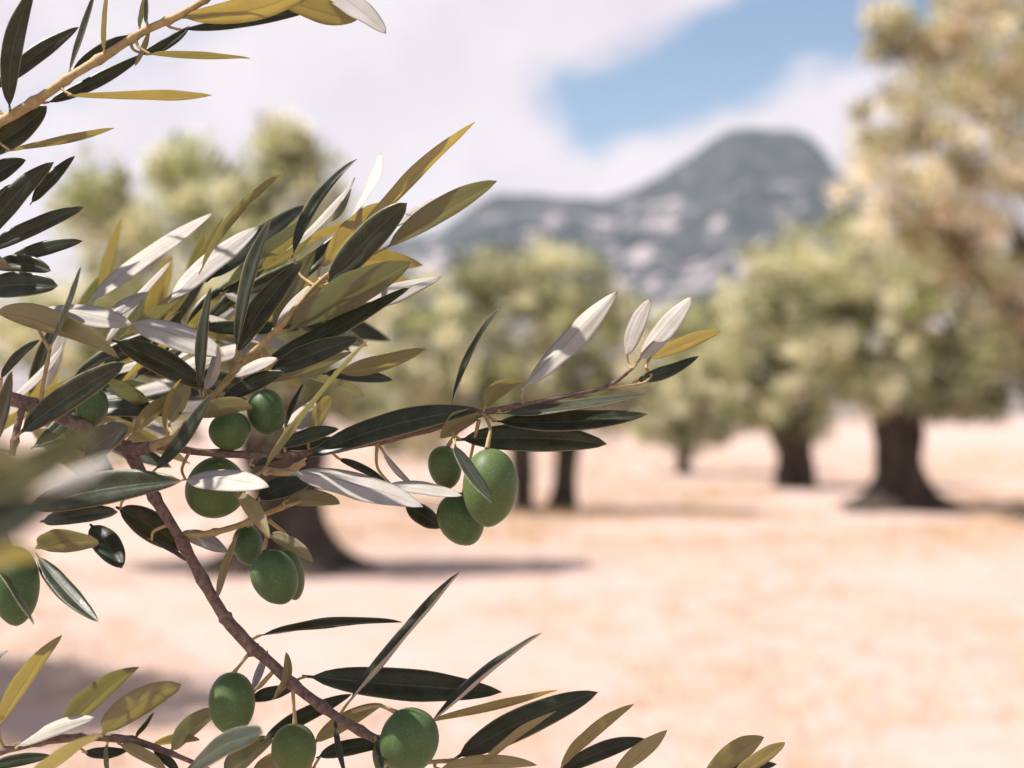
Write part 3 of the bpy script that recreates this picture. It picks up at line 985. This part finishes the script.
# dry grass: thin blades in loose tufts over the soil
gr = np.random.default_rng(5)
NT = 24000
ty = np.where(gr.uniform(0, 1, NT) < 0.35, gr.uniform(0, 1, NT) ** 1.4 * 24 + 4.5, gr.uniform(16, 62, NT))
tx = gr.uniform(-0.5, 0.5, NT) * (ty * 0.9 + 3)
keep = np.array([mnoise.noise(Vector((a * 0.28, b * 0.28, 9))) > -0.12 for a, b in zip(tx, ty)])
tx, ty = tx[keep], ty[keep]
per = 9
cx = np.repeat(tx, per) + gr.normal(size=len(tx) * per) * 0.06
cy = np.repeat(ty, per) + gr.normal(size=len(tx) * per) * 0.06
n = len(cx)
hh = gr.uniform(0.03, 0.10, n) * np.where(cy > 17, 1.9, 1.0)
an = gr.uniform(0, 6.283, n)
ln = gr.uniform(0.1, 0.9, n)
la = gr.uniform(0, 6.283, n)
zz = np.array([ground_z(a, b) for a, b in zip(cx, cy)]) - 0.005
V = np.empty((n, 3, 3))
V[:, 0] = np.stack([cx - np.cos(an) * 0.003, cy - np.sin(an) * 0.003, zz], 1)
V[:, 1] = np.stack([cx + np.cos(an) * 0.003, cy + np.sin(an) * 0.003, zz], 1)
V[:, 2] = np.stack([cx + np.cos(la) * ln * hh, cy + np.sin(la) * ln * hh, zz + hh], 1)
gg = link('dry_grass', mesh_np('dry_grass', V.reshape(-1, 3), [(3 * i, 3 * i + 1, 3 * i + 2) for i in range(n)], M_STRAW, False))
gg['kind'] = 'stuff'
gg['label'] = 'short straw-coloured dry grass scattered over the soil'
gg['category'] = 'grass'

# mountain range
DR = 2300.0
RIDGE = [(-1200, 345), (-700, 330), (-300, 345), (0, 330), (200, 300), (330, 262), (400, 243), (440, 236), (470, 212), (495, 196), (530, 198),
         (560, 203), (600, 207), (630, 198), (660, 182), (690, 163), (712, 146), (728, 135), (745, 132), (775, 133), (800, 134),
         (818, 141), (832, 160), (850, 190), (880, 220), (940, 240), (1050, 262), (1300, 290), (1800, 330), (2600, 370)]
rx = [(p[0] - 512) / FPX * DR for p in RIDGE]
rz = [(423 - p[1]) / FPX * DR + 1.5 for p in RIDGE]


def mount_z(x, y):
    h = float(np.interp(x, rx, rz))
    t = (y - 1150) / (DR - 1150)
    f = max(0.0, t) ** 1.15 if t <= 1 else max(0.0, 1 - (t - 1) * 1.3)
    q = mnoise.fractal(Vector((x * 0.0032, y * 0.0032, 1.0)), 0.9, 2.1, 5)
    q2 = abs(mnoise.noise(Vector((x * 0.0045 + 3, y * 0.0012, 4.0))))
    am = min(1, max(0, 1 - abs(t - 0.5) * 1.7))
    q3 = mnoise.fractal(Vector((x * 0.011, y * 0.006, 7.0)), 0.7, 2.2, 4)
    return h * f + q3 * 16 * min(1, f * 2) * (1 - 0.8 * min(1, max(0, t)) ** 3) + (q * 50 - q2 * 95) * am * min(1, f * 3) - (4 if f <= 0 else 0) + q * 5 * (1 if f > .1 else 0)


mo = link('mountain', grid_mesh('mountain', list(np.linspace(-2700, 3000, 380)), list(np.linspace(1100, 3300, 150)), mount_z, M_MOUNT))
mo['kind'] = 'structure'
mo['label'] = 'hazy blue mountain with pale rock outcrops behind the grove'

# air
hz, nt, out = mat('haze_air')
pv = nd(nt, 'ShaderNodeVolumePrincipled')
pv.inputs['Color'].default_value = (0.68, 0.80, 0.95, 1)
pv.inputs['Density'].default_value = 0.00010
pv.inputs['Anisotropy'].default_value = 0.0
nt.links.new(pv.outputs[0], out.inputs['Volume'])
x0, x1, y0, y1, z0, z1 = -3600, 3600, -3600, 3600, -6, 470
bv = [(x0, y0, z0), (x1, y0, z0), (x1, y1, z0), (x0, y1, z0), (x0, y0, z1), (x1, y0, z1), (x1, y1, z1), (x0, y1, z1)]
bf = [(3, 2, 1, 0), (4, 5, 6, 7), (0, 1, 5, 4), (1, 2, 6, 5), (2, 3, 7, 6), (3, 0, 4, 7)]
ho = link('haze', mesh_np('haze', bv, bf, hz, False))
ho['kind'] = 'stuff'

# ------------------------------------------------------------------ light and sky
SUN = Vector((-0.54, -0.07, 0.84)).normalized()
sd = bpy.data.lights.new('sun', 'SUN')
sd.energy = 5.0
sd.angle = R(0.55)
sd.color = (1.0, 0.94, 0.87)
so = bpy.data.objects.new('sun', sd)
COL.objects.link(so)
so.rotation_euler = (-SUN).to_track_quat('-Z', 'Y').to_euler()

w = bpy.data.worlds.new('World')
sc.world = w
w.use_nodes = True
nt = w.node_tree
nt.nodes.clear()
L = nt.links.new
wo = nt.nodes.new('ShaderNodeOutputWorld')
sky = nt.nodes.new('ShaderNodeTexSky')
sky.sky_type = 'NISHITA'
sky.sun_disc = False
sky.sun_elevation = math.asin(SUN.z)
sky.sun_rotation = math.atan2(SUN.x, SUN.y)
sky.air_density = 1.0
sky.dust_density = 0.1
sky.ozone_density = 0.2
bg = nd(nt, 'ShaderNodeBackground', Strength=0.07)
L(sky.outputs[0], bg.inputs[0])
tc = nd(nt, 'ShaderNodeTexCoord')
n1 = nd(nt, 'ShaderNodeTexNoise', Scale=5.0, Detail=5.0, Roughness=0.55)
L(tc.outputs['Generated'], n1.inputs['Vector'])
n2 = nd(nt, 'ShaderNodeTexNoise', Scale=11.0, Detail=5.0, Roughness=0.6)
L(tc.outputs['Generated'], n2.inputs['Vector'])
sep = nd(nt, 'ShaderNodeSeparateColor')
L(n2.outputs['Color'], sep.inputs[0])


def vdot(vec):
    d = nt.nodes.new('ShaderNodeVectorMath')
    d.operation = 'DOT_PRODUCT'
    L(tc.outputs['Generated'], d.inputs[0])
    d.inputs[1].default_value = vec
    return d.outputs['Value']


def gap(pa, pb, half, soft, wob, wid_grow=0.0):
    """a clear lane in the cloud between two directions: returns 0 (cloud) .. 1 (clear)"""
    a, b = ray(*pa).normalized(), ray(*pb).normalized()
    nrm = a.cross(b).normalized()
    al = (b - a * b.dot(a)).normalized()
    across = mth(nt, 'ADD', vdot(nrm), mth(nt, 'MULTIPLY', mth(nt, 'SUBTRACT', sep.outputs[0], 0.5), wob))
    along = mth(nt, 'ADD', vdot(al), mth(nt, 'MULTIPLY', mth(nt, 'SUBTRACT', sep.outputs[1], 0.5), wob))
    hw = mth(nt, 'MULTIPLY_ADD', along, wid_grow, half)
    f1 = mth(nt, 'DIVIDE', mth(nt, 'SUBTRACT', hw, mth(nt, 'ABSOLUTE', across)), soft, clamp=True)
    f2 = mth(nt, 'DIVIDE', along, soft * 1.6, clamp=True)
    front = mth(nt, 'GREATER_THAN', vdot(tuple(FWD)), 0.0)
    return mth(nt, 'MULTIPLY', mth(nt, 'MULTIPLY', f1, f2), front)


g1 = gap((528, 122), (905, 2), 0.040, 0.020, 0.070, 0.03)
g2 = gap((-160, 190), (60, 90), 0.018, 0.03, 0.06)
far = ramp(nt, n1.outputs[0], [(0.44, (0, 0, 0)), (0.56, (1, 1, 1))])
# away from the view the cover breaks up by itself
away = mth(nt, 'MULTIPLY', far, mth(nt, 'MULTIPLY_ADD', vdot(tuple(FWD)), -3.0, 2.2, clamp=True))
clear = mth(nt, 'MAXIMUM', mth(nt, 'MAXIMUM', g1, mth(nt, 'MULTIPLY', g2, 0.5)), away)
cl = nd(nt, 'ShaderNodeBackground', Strength=CLOUD if 'CLOUD' in globals() else 0.50)
cc = ramp(nt, mth(nt, 'MULTIPLY_ADD', n1.outputs[0], 0.6, mth(nt, 'MULTIPLY', n2.outputs[0], 0.4)), [(0.36, (0.82, 0.735, 0.83)), (0.60, (1.03, 0.93, 0.96))])
L(cc, cl.inputs[0])
mx = nt.nodes.new('ShaderNodeMixShader')
L(clear, mx.inputs[0])
L(cl.outputs[0], mx.inputs[1])
L(bg.outputs[0], mx.inputs[2])
L(mx.outputs[0], wo.inputs[0])

# ------------------------------------------------------------------ render settings
sc.view_settings.view_transform = 'Standard'
sc.view_settings.look = 'None'
sc.view_settings.exposure = 0.98
sc.view_settings.gamma = 1.0
sc.cycles.max_bounces = 10
sc.cycles.diffuse_bounces = 5
sc.cycles.glossy_bounces = 3
sc.cycles.transmission_bounces = 6
sc.cycles.volume_bounces = 0
sc.cycles.use_denoising = True
